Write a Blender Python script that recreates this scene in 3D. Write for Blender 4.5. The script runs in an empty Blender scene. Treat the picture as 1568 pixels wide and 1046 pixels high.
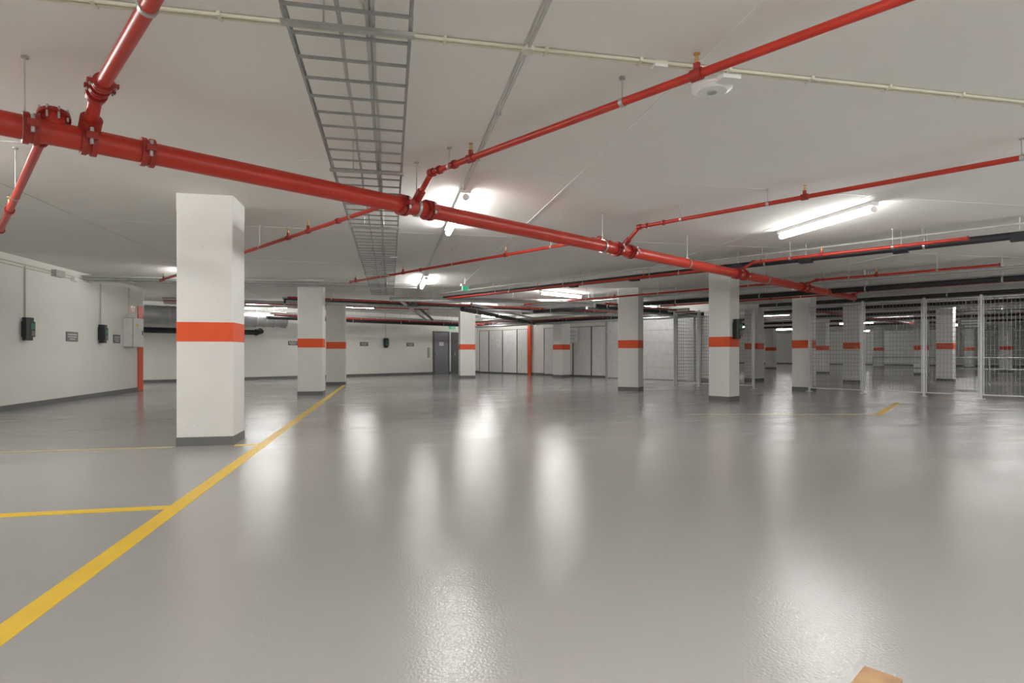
import bpy, math, random
from mathutils import Vector, Matrix
random.seed(3)
H=2.97; CAM=1.10
A=Vector((.846,.533,0)); B=Vector((-.533,.846,0)); ANG=math.radians(32.2)
scene=bpy.context.scene

# ---------------- materials ----------------
def mat(name,col,rough=.5,metal=0,var=.06,scale=6,bump=0,bscale=80,spec=.5,emit=None,estr=0,pock=False):
    m=bpy.data.materials.new(name); m.use_nodes=True
    nt=m.node_tree; N=nt.nodes; L=nt.links; b=N['Principled BSDF']
    tc=N.new('ShaderNodeTexCoord')
    no=N.new('ShaderNodeTexNoise'); no.inputs['Scale'].default_value=scale; no.inputs['Detail'].default_value=5
    L.new(tc.outputs['Object'],no.inputs['Vector'])
    r=N.new('ShaderNodeValToRGB')
    c0=[max(0,c*(1-var)) for c in col]+[1]; c1=[min(1,c*(1+var)) for c in col]+[1]
    r.color_ramp.elements[0].color=c0; r.color_ramp.elements[1].color=c1
    r.color_ramp.elements[0].position=.3; r.color_ramp.elements[1].position=.7
    L.new(no.outputs['Fac'],r.inputs['Fac'])
    out=r.outputs['Color']
    if pock:
        v=N.new('ShaderNodeTexVoronoi'); v.inputs['Scale'].default_value=9
        L.new(tc.outputs['Object'],v.inputs['Vector'])
        rr=N.new('ShaderNodeValToRGB'); rr.color_ramp.elements[0].position=.04; rr.color_ramp.elements[1].position=.075
        rr.color_ramp.elements[0].color=(.6,.58,.55,1); rr.color_ramp.elements[1].color=(1,1,1,1)
        L.new(v.outputs['Distance'],rr.inputs['Fac'])
        mx=N.new('ShaderNodeMix'); mx.data_type='RGBA'; mx.blend_type='MULTIPLY'; mx.inputs[0].default_value=.55
        L.new(out,mx.inputs[6]); L.new(rr.outputs['Color'],mx.inputs[7]); out=mx.outputs[2]
    L.new(out,b.inputs['Base Color'])
    b.inputs['Roughness'].default_value=rough; b.inputs['Metallic'].default_value=metal
    b.inputs['Specular IOR Level'].default_value=spec
    if bump:
        n2=N.new('ShaderNodeTexNoise'); n2.inputs['Scale'].default_value=bscale; n2.inputs['Detail'].default_value=3
        L.new(tc.outputs['Object'],n2.inputs['Vector'])
        bp=N.new('ShaderNodeBump'); bp.inputs['Strength'].default_value=bump; bp.inputs['Distance'].default_value=.01
        L.new(n2.outputs['Fac'],bp.inputs['Height']); L.new(bp.outputs['Normal'],b.inputs['Normal'])
    if emit:
        b.inputs['Emission Color'].default_value=(*emit,1); b.inputs['Emission Strength'].default_value=estr
    return m
def floor_mat():
    m=mat('epoxy_floor',(.445,.44,.43),.2,0,.04,.35,.15,85)
    nt=m.node_tree; N=nt.nodes; L=nt.links; b=N['Principled BSDF']
    tc=N['Texture Coordinate']
    mp_=N.new('ShaderNodeMapping'); mp_.inputs['Scale'].default_value=(.35,1.0,1)
    mp_.inputs['Rotation'].default_value=(0,0,.2)
    n=N.new('ShaderNodeTexNoise'); n.inputs['Scale'].default_value=1.3; n.inputs['Detail'].default_value=7; n.inputs['Distortion'].default_value=1.5
    L.new(tc.outputs['Object'],mp_.inputs['Vector']); L.new(mp_.outputs[0],n.inputs['Vector'])
    mr=N.new('ShaderNodeMapRange'); mr.inputs['From Min'].default_value=.3; mr.inputs['From Max'].default_value=.7
    mr.inputs['To Min'].default_value=.08; mr.inputs['To Max'].default_value=.18
    L.new(n.outputs['Fac'],mr.inputs['Value']); L.new(mr.outputs[0],b.inputs['Roughness'])
    return m
M_floor=floor_mat()
M_ceil=mat('ceiling_board',(.86,.84,.80),.85,0,.015,1.2,.12,140)
M_wall=mat('painted_wall',(.89,.88,.83),.6,0,.02,1.5,.10,60)
M_col=mat('painted_concrete',(.89,.88,.85),.55,0,.02,3,.12,60,pock=True)
M_base=mat('baseboard_grey',(.17,.17,.165),.4)
M_or=mat('orange_band',(.80,.095,.018),.45,0,.05)
M_yel=mat('yellow_line',(.97,.64,.04),.35,0,.06,4,.08,70)
M_yelf=mat('yellow_line_faded',(.62,.52,.26),.3,0,.12,4)
M_red=mat('red_pipe_paint',(.45,.028,.013),.36,0,.06,5)
M_redd=mat('red_coupling',(.31,.022,.015),.45,0,.1,20)
M_brass=mat('brass',(.62,.38,.14),.35,.8)
M_gal=mat('galvanised_steel',(.50,.51,.50),.36,.75,.12,10)
M_duct=mat('duct_steel',(.42,.43,.43),.30,.9,.15,5)
M_tray=mat('galvanised_tray',(.38,.39,.39),.45,.5,.15,12)
M_plast=mat('cream_conduit',(.74,.71,.58),.45)
M_gplast=mat('grey_conduit',(.50,.50,.47),.45)
M_cable=mat('cable_grey',(.45,.45,.44),.5)
M_black=mat('black_insulation',(.018,.018,.02),.55,0,.2,10,.2,60)
M_blk=mat('black_plastic',(.012,.014,.014),.3)
M_grn=mat('green_display',(.015,.16,.10),.3)
M_sign=mat('sign_grey',(.16,.165,.17),.4)
M_text=mat('sign_text',(.7,.7,.7),.5)
M_white=mat('white_enamel',(.86,.86,.84),.35)
M_frame=mat('dark_frame',(.12,.12,.125),.45)
M_door=mat('door_grey',(.24,.24,.26),.4)
M_panel=mat('panel_grey',(.76,.76,.74),.5)
M_fence=mat('fence_galvanised',(.70,.71,.71),.4,.2)
M_wire=mat('fence_wire',(.34,.35,.35),.45,.2)
M_wood=mat('pallet_wood',(.50,.31,.16),.7,0,.3,9,.2,30)
M_exit=mat('exit_green',(.05,.45,.25),.4,emit=(.1,.6,.35),estr=.4)
M_lampfill=mat('lamp_diffuser_fill',(.9,.9,.9),.4,emit=(1,.99,.97),estr=104)  # only for unseen lamps added as fill, stronger than the visible ones
M_lampn=mat('lamp_diffuser',(.9,.9,.9),.4,emit=(1,.99,.97),estr=46)
M_lampf=mat('lamp_diffuser_medium',(.9,.9,.9),.4,emit=(1,.99,.97),estr=66)
M_lamp2=mat('lamp_diffuser_dim',(.9,.9,.9),.4,emit=(1,.99,.97),estr=30)

# ---------------- mesh builder ----------------
class MB:
    def __init__(s,name): s.name=name; s.v=[]; s.f=[]; s.m=[]; s.sm=[]; s.mats=[]
    def mi(s,m):
        if m not in s.mats: s.mats.append(m)
        return s.mats.index(m)
    def add(s,vs,fs,m,smooth=False):
        o=len(s.v); s.v+= [tuple(v) for v in vs]; i=s.mi(m)
        for f in fs: s.f.append(tuple(o+k for k in f)); s.m.append(i); s.sm.append(smooth)
    def box(s,c,size,m,rot=0):
        hx,hy,hz=[d/2 for d in size]; R=Matrix.Rotation(rot,3,'Z'); c=Vector(c)
        vs=[c+R@Vector((x*hx,y*hy,z*hz)) for z in(-1,1) for y in(-1,1) for x in(-1,1)]
        s.add(vs,[(0,2,3,1),(4,5,7,6),(0,1,5,4),(2,6,7,3),(0,4,6,2),(1,3,7,5)],m)
    def rbox(s,c,size,m,rot=0,ch=.02):
        hx,hy,hz=[d/2 for d in size]; R=Matrix.Rotation(rot,3,'Z'); c=Vector(c)
        pr=[(-hx+ch,-hy),(hx-ch,-hy),(hx,-hy+ch),(hx,hy-ch),(hx-ch,hy),(-hx+ch,hy),(-hx,hy-ch),(-hx,-hy+ch)]
        vs=[c+R@Vector((x,y,z)) for z in(-hz,hz) for x,y in pr]
        fs=[tuple(range(7,-1,-1)),tuple(range(8,16))]+[(i,(i+1)%8,8+(i+1)%8,8+i) for i in range(8)]
        s.add(vs,fs,m)
    def cyl(s,p,q,r,m,n=14,r2=None,cap=True):
        p=Vector(p);q=Vector(q); d=(q-p)
        if d.length<1e-6: return
        d.normalize(); r2=r if r2 is None else r2
        u=d.cross(Vector((0,0,1))); 
        if u.length<1e-3: u=Vector((1,0,0))
        u.normalize(); w=d.cross(u)
        vs=[];
        for (c,rr) in((p,r),(q,r2)):
            for i in range(n):
                a=2*math.pi*i/n; vs.append(c+u*math.cos(a)*rr+w*math.sin(a)*rr)
        s.add(vs,[(i,i+n,(i+1)%n+n,(i+1)%n) for i in range(n)],m,n>4)
        if cap: s.add(vs,[tuple(range(n)),tuple(range(2*n-1,n-1,-1))],m)
    def ball(s,c,r,m,n=10,sz=1):
        vs=[];fs=[];c=Vector(c); k=n//2
        for j in range(k+1):
            t=math.pi*j/k
            for i in range(n):
                a=2*math.pi*i/n; vs.append(c+Vector((math.sin(t)*math.cos(a)*r,math.sin(t)*math.sin(a)*r,math.cos(t)*r*sz)))
        for j in range(k):
            for i in range(n): fs.append((j*n+i,(j+1)*n+i,(j+1)*n+(i+1)%n,j*n+(i+1)%n))
        s.add(vs,fs,m,True)
    def path(s,pts,r,m,n=12):
        for a,b in zip(pts,pts[1:]): s.cyl(a,b,r,m,n)
        for p in pts[1:-1]: s.ball(p,r*1.0,m,12)
    def ring(s,p,d,r,w,m,n=14):
        d=Vector(d).normalized(); p=Vector(p); s.cyl(p-d*w/2,p+d*w/2,r,m,n)
    def build(s,bevel=0):
        me=bpy.data.meshes.new(s.name); me.from_pydata(s.v,[],s.f)
        for m in s.mats: me.materials.append(m)
        for p,i,k in zip(me.polygons,s.m,s.sm): p.material_index=i; p.use_smooth=k
        me.update()
        import bmesh
        bm=bmesh.new(); bm.from_mesh(me); bmesh.ops.recalc_face_normals(bm,faces=bm.faces); bm.to_mesh(me); bm.free()
        o=bpy.data.objects.new(s.name,me); scene.collection.objects.link(o)
        if bevel:
            bv=o.modifiers.new('bevel','BEVEL'); bv.width=bevel; bv.segments=2
        return o
def V(x,y,z=0): return Vector((x,y,z))

# ---------------- room shell ----------------
o=MB('floor'); o.box((21,24,-.1),(70,80,.2),M_floor); o.build()
o=MB('ceiling'); o.box((21,24,H+.1),(70,80,.2),M_ceil); o.build()
def wall(name,p,q,th=.2,side=1,hgt=H,m=M_wall,base=True):
    p=V(*p);q=V(*q); d=(q-p); L=d.length; d.normalize(); n=V(-d.y,d.x)*side
    c=(p+q)/2+n*th/2; rot=math.atan2(d.y,d.x)
    w=MB('wall_'+name); w.box((c.x,c.y,hgt/2),(L,th,hgt),m,rot); w.build()
    if base:
        c=(p+q)/2-n*.008; b=MB('baseboard_'+name); b.box((c.x,c.y,.055),(L,.016,.11),M_base,rot); b.build()
wall('left',(-7.05,-8),(-7.05,18.95),side=1)
wall('alcove_front',(-7.25,18.95),(-13,18.95),side=1,base=False)
wall('alcove_left',(-12.9,18.95),(-12.9,21.3),side=1,base=False)
W0=V(2.05,30.2)
def w2(t,off=0,z=0): p=W0+A*t-B*off; return V(p.x,p.y,z)
wall('back',w2(-17.9)[:2],w2(3.0)[:2],side=1)
W3=w2(3.0)
def w3(s,off=0,z=0): p=W3-B*s-A*off; return V(p.x,p.y,z)
wall('storage',w3(0)[:2],w3(14.2)[:2],side=1)
E=w3(14.2)
wall('hall_left',(E.x+.2,E.y+.1),(33,58),side=1)
wall('hall_far',(33,58),(50,31),side=1)
wall('right',(50,31),(50,-8),side=1)
wall('rear',(50,-8),(-7.05,-8),side=1)

o=MB('trim_orange_edge'); o.box((-7.04,18.76,1.22),(.03,.34,2.42),M_or); o.build()

o=MB('trim_ceiling_joints')
for x,w in((.80,.012),(1.95,.022),(-4.2,.008),(5.6,.008),(9.5,.008)):
    o.box((x,20,H-.002),(w,50,.006),M_gplast if x<1.5 else M_white)
for y in(6.0,9.3,12.7,16):
    o.box((5,y,H-.001),(24,.006,.004),M_white)
o.build()

# ---------------- columns ----------------
def column(cx,cy,w,d,rot=0,band=True):
    o=MB('concrete_column')
    def seg(z0,z1,m,e=0): o.rbox((cx,cy,(z0+z1)/2),(w+e,d+e,z1-z0),m,rot,.012)
    seg(0,.105,M_base,.012); seg(.105,1.23,M_col)
    seg(1.23,1.46,M_or,.003); seg(1.46,H-.20,M_col); seg(H-.20,H,M_col,.006)
    o.build()
column(-2.14,7.82,.62,.56)
column(-2.0,16.1,.62,.58)
column(-1.8,21.0,.62,.58)
column(3.3,25.6,.66,.6)
column(7.58,25.5,.56,.56,ANG)
column(6.93,16.2,.60,.60,math.radians(-37.7))
column(7.56,12.3,.50,.50,ANG)
column(11.87,15.1,.50,.50,ANG)
for x,y in((13.9,20.5),(25.4,35.6),(22.3,27),(16.6,18.5),(25.7,24.3),(35,36.6),(30.4,27.4),(34.2,26.9),(21,18.8),(29,20),(40,34)):
    column(x,y,.54,.54,ANG)

# ---------------- floor markings ----------------
def line(p,q,w,m,name='floor_line_marking'):
    p=V(*p);q=V(*q);d=q-p;c=(p+q)/2
    o=MB(name); o.box((c.x,c.y,.0015),(d.length,w,.003),m,math.atan2(d.y,d.x)); o.build()
line((-1.48,-2),(-1.50,20.6),.115,M_yel)
line((-7.0,4.585),(-1.54,4.585),.10,M_yel)
line((-7.0,7.5),(-2.47,7.5),.06,M_yelf)
line((-1.80,7.5),(-1.54,7.5),.09,M_yel)
line((8.5,8.9),(10.9,10.9),.11,M_yel)
line((5.2,9.6),(8.5,8.9),.05,M_yelf)

# ---------------- lamps ----------------
def lamp(cx,cy,L,rot,m=M_lampfill,name='ceiling_strip_or_fill_light'):
    o=MB(name); d=V(math.cos(rot),math.sin(rot)); c=V(cx,cy)
    o.box((cx,cy,H-.025),(L,.11,.05),M_white,rot)
    p=c-d*(L/2-.03); q=c+d*(L/2-.03); p.z=q.z=H-.092
    o.cyl(p,q,.040,m,16)
    for e,sg in((p,-1),(q,1)):
        o.cyl(e,e+d*sg*.02,.041,M_white,16)
        o.box((e.x-d.x*sg*.25,e.y-d.y*sg*.25,H-.053),(.03,.05,.012),M_white,rot)
    o.build()
Y90=math.pi/2
lamp(5.87,7.1,1.8,Y90,M_lampn)
lamp(.85,7.72,2.1,Y90,M_lampn)
lamp(.85,15.2,2.1,Y90,M_lampn)
lamp(-4.5,15.0,1.6,Y90,M_lampn)
lamp(-4.6,5.4,1.8,Y90)  # out-of-view lamps start here, added to brighten the room
lamp(.85,-.3,2.0,Y90)
lamp(5.87,-1.2,2.0,Y90)
lamp(11.0,2.5,2.0,Y90)
lamp(-4.6,-2,1.8,Y90)
lamp(-1.9,-3,1.8,Y90)
lamp(3.4,-4,1.8,Y90)
lamp(8.4,-3,1.8,Y90)
lamp(8.2,3.0,1.8,Y90)
lamp(14.2,7,2.0,ANG+Y90)
lamp(13.2,4,2.0,ANG+Y90)  # last of the added out-of-view fill lamps
lamp(5.2,17.5,1.9,ANG,M_lampf)
lamp(-1.3,23.6,1.6,ANG,M_lampf)
lamp(3.3,22.6,1.6,ANG,M_lampf)
lamp(9.6,21.0,1.4,ANG,M_lampf)
lamp(-9.5,20.3,1.6,0,M_lampf)
lamp(5.0,28.6,1.6,ANG,M_lampf)
lamp(-4.6,23.9,1.6,ANG,M_lampf)
lamp(12.8,21.4,1.7,ANG,M_lampf)
lamp(21.8,17.7,2.4,ANG+Y90,M_lampn)
for x,y in((17.7,24.9),(28,31),(19,10),(33,22),(26,26),(36,31),(26,12),(30,40),(31,50),(24,38),(38,42)):  # hall lamps; several added just to brighten the hall
    lamp(x,y,1.9,ANG+Y90,M_lamp2)

# ---------------- sprinkler system ----------------
def coupling(o,p,d,r,big=False):
    d=Vector(d).normalized(); p=Vector(p); k=1.30 if big else 1.45
    for sg in(-1,1): o.ring(p+d*sg*r*.35,d,r*k,r*.42,M_redd,18)
    o.ring(p,d,r*1.18,r*.9,M_redd)
    s=d.cross(V(0,0,1)).normalized()
    for sg in(-1,1):
        c=p+s*sg*r*1.65; o.box(c,(r*.8,r*.8,r*.55),M_redd,math.atan2(d.y,d.x))
        o.cyl(c-V(0,0,r*.7),c+V(0,0,r*.7),r*.16,M_gal,8)
def hanger(o,p,r):
    p=Vector(p)
    o.cyl(p+V(0,0,r),V(p.x,p.y,H),.005,M_gal,6); 
    o.cyl(V(p.x,p.y,H-.012),V(p.x,p.y,H),.022,M_gal,10)
def clamp(o,p,d,r):
    o.ring(p,d,r*1.12+.002,.03,M_gal,16); hanger(o,p,r)
def sprinkler(o,p,r):
    p=Vector(p); o.cyl(p,p+V(0,0,.07),r*.8,M_redd,10); o.cyl(p+V(0,0,.06),p+V(0,0,.10),.012,M_brass,8)
    for s in(-1,1): o.cyl(p+V(s*.012,0,.09),p+V(s*.002,0,.125),.004,M_brass,6)
    o.cyl(p+V(0,0,.125),p+V(0,0,.13),.022,M_brass,12)
def zc(h): return CAM+h
MP=V(.24,5.83,zc(1.42)); RM=.077
def mp(t,z=None): p=MP+A*t; return p if z is None else V(p.x,p.y,z)
o=MB('sprinkler_main_pipe')
o.cyl(mp(-5.6),mp(13.6),RM,M_red,28)
for t in(-2.92,-2.62,-2.28,-.14,.16,3.3,3.62,6.9,7.2,10.0,10.3): coupling(o,mp(t),A,RM,True)
for t in(-2.95,.02,3.0,5.2,8.2,11.4): clamp(o,mp(t),A,RM)
p=mp(-2.80)
o.cyl(p,p+V(-.02,.03,.15),RM*.85,M_red,20); o.cyl(p+V(-.015,.02,.10),p+V(-.02,.03,.125),RM*1.2,M_redd,20); o.cyl(p+V(-.02,.03,.13),p+V(-.02,.03,.155),RM*1.1,M_redd,20)
for i in range(8):
    a=i*math.pi/4; c=p+V(-.017+math.cos(a)*RM*1.02,.025+math.sin(a)*RM*1.02,.09); o.cyl(c,c+V(0,0,.08),.008,M_gal,6)
o.build()
def branch(t,side,length,h,r=.024,heads=(),hang=(),rise=.28,coup=(),name='sprinkler_branch_pipe'):
    o=MB(name); d=B*side; p0=mp(t)+V(0,0,RM*.6); p1=mp(t)+d*rise; p1.z=zc(h); p2=mp(t)+d*length; p2.z=zc(h)
    o.path([p0,p1,p2],r,M_red)
    o.cyl(p0,p0+(p1-p0)*.4,r*1.6,M_redd,14)
    o.ring(p1,d,r*1.5,.06,M_redd); coupling(o,p1+d*.12,d,r); 
    o.cyl(p2,p2+d*.02,r*1.4,M_redd,12)
    base=mp(t); base.z=zc(h)
    for s in heads: q=base+d*s; o.ring(q,d,r*1.4,.07,M_redd); sprinkler(o,q,r)
    for s in hang: clamp(o,base+d*s,d,r)
    for s in coup: coupling(o,base+d*s,d,r)
    o.build()
branch(-2.62,-1,5,1.64,.040,coup=(.5,),hang=(1.6,))
branch(-2.85,1,4.2,1.42,.030,hang=(2.2,),heads=(2.9,),rise=.1)
branch(0,-1,8,1.70,.027,heads=(.85,3.0,5.2),hang=(.55,2.45,5.0),coup=(.62,))
branch(.02,1,9.5,1.55,.024,heads=(2.4,3.0,6.2,9.3),hang=(1.3,4,7),coup=(1.6,))
branch(3.45,-1,9,1.70,.025,heads=(2.4,5.4),hang=(.9,2.0,4.2),coup=(.65,))
branch(3.3,1,7.3,1.60,.024,heads=(2.2,5.2,7.1),hang=(1.2,3.6,6),coup=(.5,4.6))
branch(7.0,-1,3.3,1.60,.025,heads=(1.4,),hang=(.9,2.4))
branch(7.0,1,8.5,1.55,.024,heads=(2,5),hang=(1.2,3.6,6))
branch(10.1,-1,3.3,1.55,.024,heads=(1.4,),hang=(.9,2.4))
branch(10.1,1,8.5,1.55,.024,heads=(2,5),hang=(1.2,3.6,6))
branch(13.3,-1,5.3,1.55,.024,heads=(1.4,),hang=(.9,2.4))
branch(13.3,1,5.5,1.50,.024,heads=(2,5),hang=(1.2,3.6))

# ---------------- cable ladder ----------------
o=MB('cable_ladder'); xl,xr,zt=-.50,.107,zc(1.60); y0,y1=-3,17.0
for x in(xl,xr):
    o.box((x,(y0+y1)/2,zt+.040),(.004,y1-y0,.045),M_tray)
    s=1 if x==xl else -1
    o.box((x+s*.007,(y0+y1)/2,zt+.062),(.014,y1-y0,.004),M_tray); o.box((x+s*.006,(y0+y1)/2,zt+.018),(.012,y1-y0,.004),M_tray)
y=y0+.13
while y<y1:
    o.box(((xl+xr)/2,y,zt+.020),(xr-xl,.018,.012),M_tray); y+=.25
y=y0+1.3
while y<y1:
    o.box(((xl+xr)/2,y,zt-.005),(xr-xl+.03,.035,.02),M_gal)
    for x in((xl+xr)/2-.12,(xl+xr)/2+.12): o.cyl(V(x,y,zt),V(x,y,H),.005,M_gal,6)
    for x in(xl,xr): o.box((x,y,zt+.042),(.012,.16,.05),M_gal)
    y+=2.35
o.build()
o=MB('ladder_cables')
for x0,r in((-.25,.011),(-.107,.013),(-.085,.010)):
    pts=[]; y=y0
    while y<=y1: pts.append(V(x0+random.uniform(-.008,.008),y,zt+.026+r)); y+=.6
    o.path(pts,r,M_cable,8)
pts=[V(-.2,2.6,zt+.04),V(-.12,2.9,zt+.045),V(-.1,3.1,zt+.05),V(-.13,3.4,H-.02),V(-.1,3.49,H-.015)]
o.path(pts,.008,M_plast,8)
o.build()

# ---------------- conduits on the ceiling ----------------
o=MB('ceiling_conduit')
for y in(3.49,3.525): o.path([V(-7,y,H-.013),V(14,y,H-.013)],.011,M_plast,8)
x=-6.5
while x<13: o.box((x,3.507,H-.012),(.02,.075,.026),M_plast); x+=.62
o.cyl(V(.83,-3,H-.012),V(.83,15,H-.012),.010,M_gplast,8)
o.cyl(V(.83,3.507,H-.03),V(.83,3.507,H),.04,M_plast,14)
for y in(1.2,2.3,4.5,5.6): o.box((.83,y,H-.012),(.035,.02,.024),M_gplast)
o.box((2.22,3.56,H-.025),(.13,.09,.05),M_white)
o.box((1.7,3.51,H-.02),(.09,.05,.04),M_white)
o.build()
o=MB('smoke_detector_lamp'); c=V(2.2,3.73,H)
o.cyl(c-V(0,0,.035),c,.14,M_white,32); o.cyl(c-V(0,0,.055),c-V(0,0,.035),.10,M_white,32,r2=.135); o.cyl(c-V(0,0,.06),c-V(0,0,.055),.035,M_gplast,16); o.build()

o=MB('wall_conduit'); X=-7.05
for z,x in((H-.14,.018),(H-.20,.018)): o.cyl(V(X+x,4,z),V(X+x,15.9,z),.012,M_plast,8)
o.box((X+.05,14.4,H-.17),(.1,.35,.14),M_gplast); o.box((X+.05,15.1,H-.2),(.08,.2,.1),M_white)
for y in(13.28,16.37): o.cyl(V(X+.018,y,1.7),V(X+.018,y,H-.17),.012,M_gplast,8)
o.cyl(V(X+.018,18.0,1.9),V(X+.018,18.0,H-.1),.03,M_plast,8)
o.build()
o=MB('suspended_service_pipe')
for dy,r,z,m in((0,.035,zc(1.74),M_gal),(.16,.028,zc(1.70),M_gal),(-.1,.02,zc(1.78),M_gplast)):
    o.cyl(V(-7.0,15.5+dy,z),V(.7,15.5+dy,z),r,m,12)
for x in(-6,-4,-2.8,-.9): 
    o.cyl(V(x,15.36,zc(1.66)),V(x,15.36,H),.006,M_gal,6); o.cyl(V(x,15.74,zc(1.66)),V(x,15.74,H),.006,M_gal,6); o.box((x,15.55,zc(1.66)),(.04,.42,.03),M_gal)
o.build()
def pipes(name,p,q,rows):
    o=MB(name); p=Vector(p);q=Vector(q);d=(q-p).normalized();s=d.cross(V(0,0,1))
    for off,h,r,m in rows:
        a=p+s*off; b=q+s*off; a.z=b.z=zc(h); o.cyl(a,b,r,m,12)
        L=(b-a).length; k=1.2
        while k<L:
            c=a+d*k; o.cyl(c,V(c.x,c.y,H),.005,M_gal,6); o.ring(c,d,r*1.12,.03,M_gal,12); k+=2.4
    return o.build()
P=V(6.38,9.9)
pipes('insulated_pipe',P-B*6.5,P+B*9,((0,1.62,.055,M_black),(.17,1.68,.022,M_gal),(-.12,1.76,.016,M_gplast)))
o=MB('insulated_pipe_fittings')
for t in(-4,-2.6,-1.2,0,2.3,4): 
    c=P+B*t; o.box((c.x,c.y,zc(1.60)),(.12,.20,.12),M_black,ANG)
    o.cyl(V(c.x,c.y,zc(1.62)),V(c.x,c.y,H),.01,M_gal,8)
o.build()
Q=V(9.6,12)+A*.52
pipes('insulated_pipe',Q-B*7,Q+B*10,((0,1.45,.06,M_black),(.22,1.52,.04,M_gal),(.42,1.55,.03,M_red),(-.1,1.66,.03,M_gal)))
pipes('service_pipe',V(-7,20.3),V(1.5,22.4),((0,1.70,.05,M_gal),(-.25,1.66,.03,M_red),(-.5,1.6,.04,M_gal)))
pipes('service_pipe',V(-3,18),V(8.5,21.8),((0,1.5,.07,M_black),(.35,1.45,.05,M_gal),(-.3,1.6,.04,M_gal),(.6,1.55,.03,M_redd)))
pipes('service_pipe',V(0,17.4),V(6,17.0),((0,1.55,.05,M_gal),(.2,1.5,.04,M_gal),(-.25,1.6,.03,M_redd)))
pipes('service_pipe',V(.3,17.2),V(1.6,27),((0,1.5,.05,M_gal),(.3,1.5,.05,M_black)))
pipes('service_pipe',w2(-9,1.8),w2(1.4,1.8),((0,1.35,.07,M_black),(.35,1.5,.05,M_gal),(.7,1.4,.03,M_redd)))
pipes('service_pipe',w3(1.6,1.2),w3(14,1.2),((0,1.4,.08,M_black),(.3,1.3,.05,M_gal),(.6,1.45,.03,M_redd),(1,1.5,.06,M_gal)))
pipes('service_pipe',V(6.2,17.3),V(11,20.3),((0,1.45,.07,M_black),(.4,1.5,.03,M_redd),(-.3,1.4,.05,M_gal)))
pipes('service_pipe',V(2.2,18.2),V(6.8,26.8),((0,1.35,.07,M_black),(.3,1.5,.04,M_gal)))
for k,(x,y) in enumerate(((17,12),(20,14),(24,16),(28,19),(32.9,22))):
    c=V(x,y); L=x-(12+(y-20)*.5526)-1.6; pipes('hall_pipe',c-B*6,c+B*L,((0,1.66,.055,M_black),(.38,1.72,.03,M_redd))+(((.8,1.62,.05,M_gal),) if k<3 else ()))
pipes('hall_pipe',V(13.5,17.6),V(36,31.5),((0,1.5,.05,M_redd),))

# ---------------- ventilation duct ----------------
def wo(t,off,z): p=w2(t,off); return V(p.x,p.y,z)
o=MB('ventilation_duct')
o.cyl(wo(-15.5,1.15,2.42),wo(-8.05,1.15,2.42),.32,M_duct,32)
t=-15.2
while t<-8: o.ring(wo(t,1.15,2.42),A,.335,.04,M_gal,32); t+=1.0 if t<-9.5 else .35
o.ring(wo(-8.05,1.15,2.42),A,.35,.05,M_gal,32)
for t in(-13,-10.5,-8.6):
    for s in(-.33,.33):
        p=wo(t,1.15+s,2.42); o.cyl(p,V(p.x,p.y,H),.006,M_gal,6)
o.build()
o=MB('insulated_drain_pipe')
o.path([wo(-15.5,.6,1.9),wo(-8.9,.6,1.9),wo(-8.7,.45,1.95),wo(-8.6,.1,2.0)],.10,M_black,16)
o.ring(wo(-8.95,.6,1.9),A,.13,.06,M_black,18)
for t in(-13,-10.5): p=wo(t,.6,1.9); o.cyl(p,V(p.x,p.y,H),.008,M_gal,6)
o.build()

# ---------------- wall equipment ----------------
def charger(p,n):
    n=Vector(n).normalized(); rot=math.atan2(n.y,n.x)+Y90; p=Vector(p)
    o=MB('ev_wall_charger')
    def at(u,d,z): s=V(-n.y,n.x); q=p+s*u+n*d; return (q.x,q.y,p.z+z)
    o.rbox(at(0,.075,0),(.26,.15,.30),M_blk,rot,.04)
    o.rbox(at(0,.07,.19),(.22,.13,.08),M_blk,rot,.04)
    o.rbox(at(0,.065,-.185),(.20,.12,.07),M_blk,rot,.04)
    o.rbox(at(0,.155,.06),(.14,.012,.11),M_grn,rot,.004)
    o.rbox(at(0,.155,-.08),(.12,.02,.10),M_sign,rot,.006)
    o.build()
def sign(p,n,w=.42,h=.19,m=M_sign,name='parking_sign'):
    n=Vector(n).normalized(); rot=math.atan2(n.y,n.x)+Y90; p=Vector(p); o=MB(name)
    q=p+n*.008; o.box(q,(w,.012,h),m,rot)
    q=p+n*.016
    o.box(q+V(0,0,h*.22),(w*.75,.003,h*.12),M_text,rot); o.box(q-V(0,0,h*.02),(w*.75,.003,h*.10),M_text,rot); o.box(q-V(0,0,h*.25),(w*.5,.003,h*.10),M_text,rot)
    o.build()
nx=V(1,0)
charger(V(-7.05,13.28,1.56),nx); charger(V(-7.05,16.37,1.56),nx)
sign(V(-7.05,15.05,1.46),nx,.5,.22); sign(V(-7.05,17.27,1.46),nx,.4,.22)
o=MB('distribution_cabinet'); o.box((-6.93,18.0,1.65),(.24,.66,.80),M_gplast); o.box((-6.80,18.0,1.65),(.016,.64,.78),M_white)
o.box((-6.785,18.23,1.65),(.02,.02,.12),M_blk); o.box((-6.788,17.9,1.85),(.006,.12,.08),M_yel); o.box((-6.93,17.66,1.65),(.22,.012,.76),M_white); o.build(.005)
sign(V(-7.04,18.2,2.3),nx,.3,.18,M_red,'fire_notice_sign')
nb=-B
charger(w2(-2.67,0,1.56),nb)
for t in(-3.82,-1.26,-7.2): sign(w2(t,0,1.5),nb,.42,.18)
o=MB('wall_conduit'); o.cyl(w2(-2.67,.02,1.7),w2(-2.67,.02,H),.012,M_gplast,8); o.build()
p=V(7.56,12.3)-B*.25; p.z=1.63; charger(p,nb)
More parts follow.
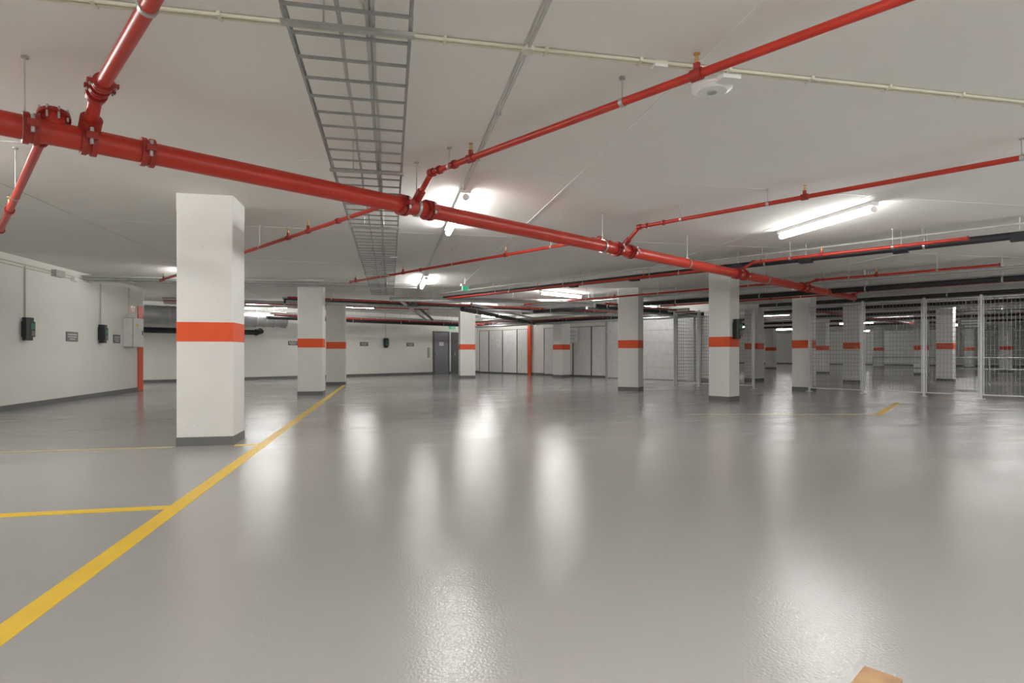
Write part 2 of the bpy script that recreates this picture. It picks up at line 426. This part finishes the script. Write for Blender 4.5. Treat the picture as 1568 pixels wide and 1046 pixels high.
def door(t0,t1,name,m=M_door,hgt=2.13):
    o=MB(name); c=(t0+t1)/2
    p=w2(c,.02); o.box((p.x,p.y,hgt/2+.005),(t1-t0-.14,.04,hgt-.01),m,ANG)
    for t in(t0+.04,t1-.04): p=w2(t,.03); o.box((p.x,p.y,(hgt+.06)/2),(.08,.06,hgt+.06),M_frame,ANG)
    p=w2(c,.03); o.box((p.x,p.y,hgt+.03),(t1-t0,.06,.08),M_frame,ANG)
    p=w2(t0+.18,.07); o.box((p.x,p.y,1.02),(.12,.03,.025),M_gal,ANG); o.box((p.x,p.y,1.02),(.04,.06,.16),M_gal,ANG)
    p=w2(c,.045); o.box((p.x,p.y,1.55),(.30,.006,.2),M_text,ANG)
    o.build()
door(.12,1.15,'door_1')
door(1.3,2.5,'door_2',M_frame,2.1)
o=MB('wall_switch_box'); p=w2(-.15,.03); o.box((p.x,p.y,1.1),(.1,.06,.5),M_gplast,ANG); o.build()
o=MB('exit_sign'); p=w2(1.3,.1); o.box((p.x,p.y,2.42),(.36,.06,.18),M_exit,ANG); o.box((p.x,p.y,2.42),(.16,.064,.12),M_text,ANG); o.build()
o=MB('exit_sign'); o.box((1.85,14.7,H-.26),(.18,.04,.11),M_exit,ANG); o.box((1.85,14.7,H-.18),(.26,.07,.05),M_white,ANG); o.cyl(V(1.85,14.7,H-.18),V(1.85,14.7,H),.01,M_white,8); o.build()

R3=math.atan2(-B.y,-B.x)
def w3box(o,s0,s1,z0,z1,off,th,m):
    p=w3((s0+s1)/2,off+th/2); o.box((p.x,p.y,(z0+z1)/2),(s1-s0,th,z1-z0),m,R3)
o=MB('storage_partition')
s=.35; k=0
while s<8.2:
    w=1.05 if k%3 else .75
    if not(3.9<s+w/2<4.6):
        w3box(o,s,s+w,.08,2.25,.0,.03,M_panel if k%2 else M_white)
        for a,b,c,d in((s,s+.022,.05,2.28),(s+w-.022,s+w,.05,2.28),(s,s+w,2.26,2.28),(s,s+w,.05,.08)):
            w3box(o,a,b,c,d,.03,.012,M_frame)
    s+=w+.02; k+=1
o.build()
o=MB('orange_guard_post'); w3box(o,4.1,4.28,0,2.6,.05,.08,M_or); o.build()
sign(w3(1.9,.06,1.6),-A,.3,.4,M_white,'disabled_parking_sign')
sign(w3(6.9,.06,1.9),-A,.7,.7,M_white,'wall_notice_board')
o=MB('garage_door')
for i in range(5): w3box(o,8.9,13.2,.02+i*.5,.02+i*.5+.488,.0,.05,M_white)
for a,b in((8.82,8.9),(13.2,13.28)): w3box(o,a,b,0,2.6,0,.09,M_gplast)
w3box(o,8.82,13.28,2.53,2.62,0,.09,M_gplast)
w3box(o,9.7,9.85,1.0,1.05,.05,.03,M_frame)
o.build()

# ---------------- mesh fence ----------------
F0=V(12.4,13.5); FT=2.42
def fp(t,z=0): p=F0-B*t; return V(p.x,p.y,z)
o=MB('wire_mesh_fence')
panels=[(-5.65,-4.75),(-4.75,-2.95),(-1.35,0),(0,1.37),(1.37,2.5),(2.5,3.75),(3.75,5.0),(5.0,6.25)]
RF=math.atan2(-B.y,-B.x)
pp=sorted(set([a for a,b in panels]+[b for a,b in panels]))
for t in pp:
    p=fp(t); o.box((p.x,p.y,FT/2+.03),(.05,.05,FT+.06),M_fence,RF); o.box((p.x,p.y,.006),(.14,.14,.012),M_fence,RF)
def panel(o,f,t0,t1):
    L=t1-t0
    for z in(.10,FT): p=f((t0+t1)/2); o.box((p.x,p.y,z),(L-.05,.025,.025),M_fence,RF)
    for t in(t0+.05,t1-.05): p=f(t); o.box((p.x,p.y,(FT+.1)/2),(.02,.02,FT-.1),M_fence,RF)
    t=t0+.1
    while t<t1-.06: o.cyl(f(t,.1),f(t,FT),.0045,M_wire,4,cap=False); t+=.075
    z=.17
    while z<FT: o.cyl(f(t0+.05,z),f(t1-.05,z),.0045,M_wire,4,cap=False); z+=.11
for a,b in panels: panel(o,fp,a,b)
o.build()
o=MB('wire_mesh_gate')
G0=fp(-5.65)
def gp(t,z=0): p=G0+A*.15+A*t; return V(p.x,p.y,z)
RF_=RF; RF=ANG
for t in(0,1.2,2.4): p=gp(t); o.box((p.x,p.y,FT/2),(.045,.045,FT),M_fence,ANG)
panel(o,gp,0,1.2); panel(o,gp,1.2,2.4); o.build(); RF=RF_

o=MB('hall_guard_rail'); c=V(24,17)
for z in(.45,.9): a=c-B*8;b=c+B*6; o.cyl(V(a.x,a.y,z),V(b.x,b.y,z),.025,M_gal,8)
for k in range(8): a=c-B*(8-2*k); o.cyl(V(a.x,a.y,0),V(a.x,a.y,.93),.025,M_gal,8)
o.build()
for q in(V(17.5,14.8),V(27,22)):
    sign(V(q.x,q.y,2.0),-A-B*.2,.7,.35,M_sign,'hanging_direction_sign')
    o=MB('sign_hanger'); o.cyl(V(q.x,q.y,2.175),V(q.x,q.y,H),.008,M_gal,6); o.build()

# ---------------- pallet ----------------
C=V(1.42,1.54)
o=MB('wooden_pallet')
def pl(u0,u1,v0,v1,z0,z1): 
    p=C-A*((u0+u1)/2)-B*((v0+v1)/2); o.box((p.x,p.y,(z0+z1)/2),(u1-u0,v1-v0,z1-z0),M_wood,ANG)
for v in(0,.175,.35,.525,.70): pl(0,1.2,v,v+.10,.122,.144)
for u in(0,.55,1.1): pl(u,u+.1,0,.8,.10,.122)
for u in(0,.55,1.1):
    for v in(0,.35,.70): pl(u,u+.1,v,v+.1,.022,.10)
for v in(0,.35,.70): pl(0,1.2,v,v+.1,0,.022)
o.build(.003)

# ---------------- world + camera ----------------
w=bpy.data.worlds.new('world'); scene.world=w; w.use_nodes=True
w.node_tree.nodes['Background'].inputs['Color'].default_value=(.6,.6,.58,1); w.node_tree.nodes['Background'].inputs['Strength'].default_value=.3
cd=bpy.data.cameras.new('camera'); cam=bpy.data.objects.new('camera',cd); scene.collection.objects.link(cam)
cam.location=(0,0,CAM); cam.rotation_euler=(math.pi/2,0,-math.radians(11.74))
cd.sensor_width=36; cd.lens=36*900/1568; cd.shift_y=17/1568; cd.clip_end=200
scene.camera=cam
scene.view_settings.view_transform='Standard'
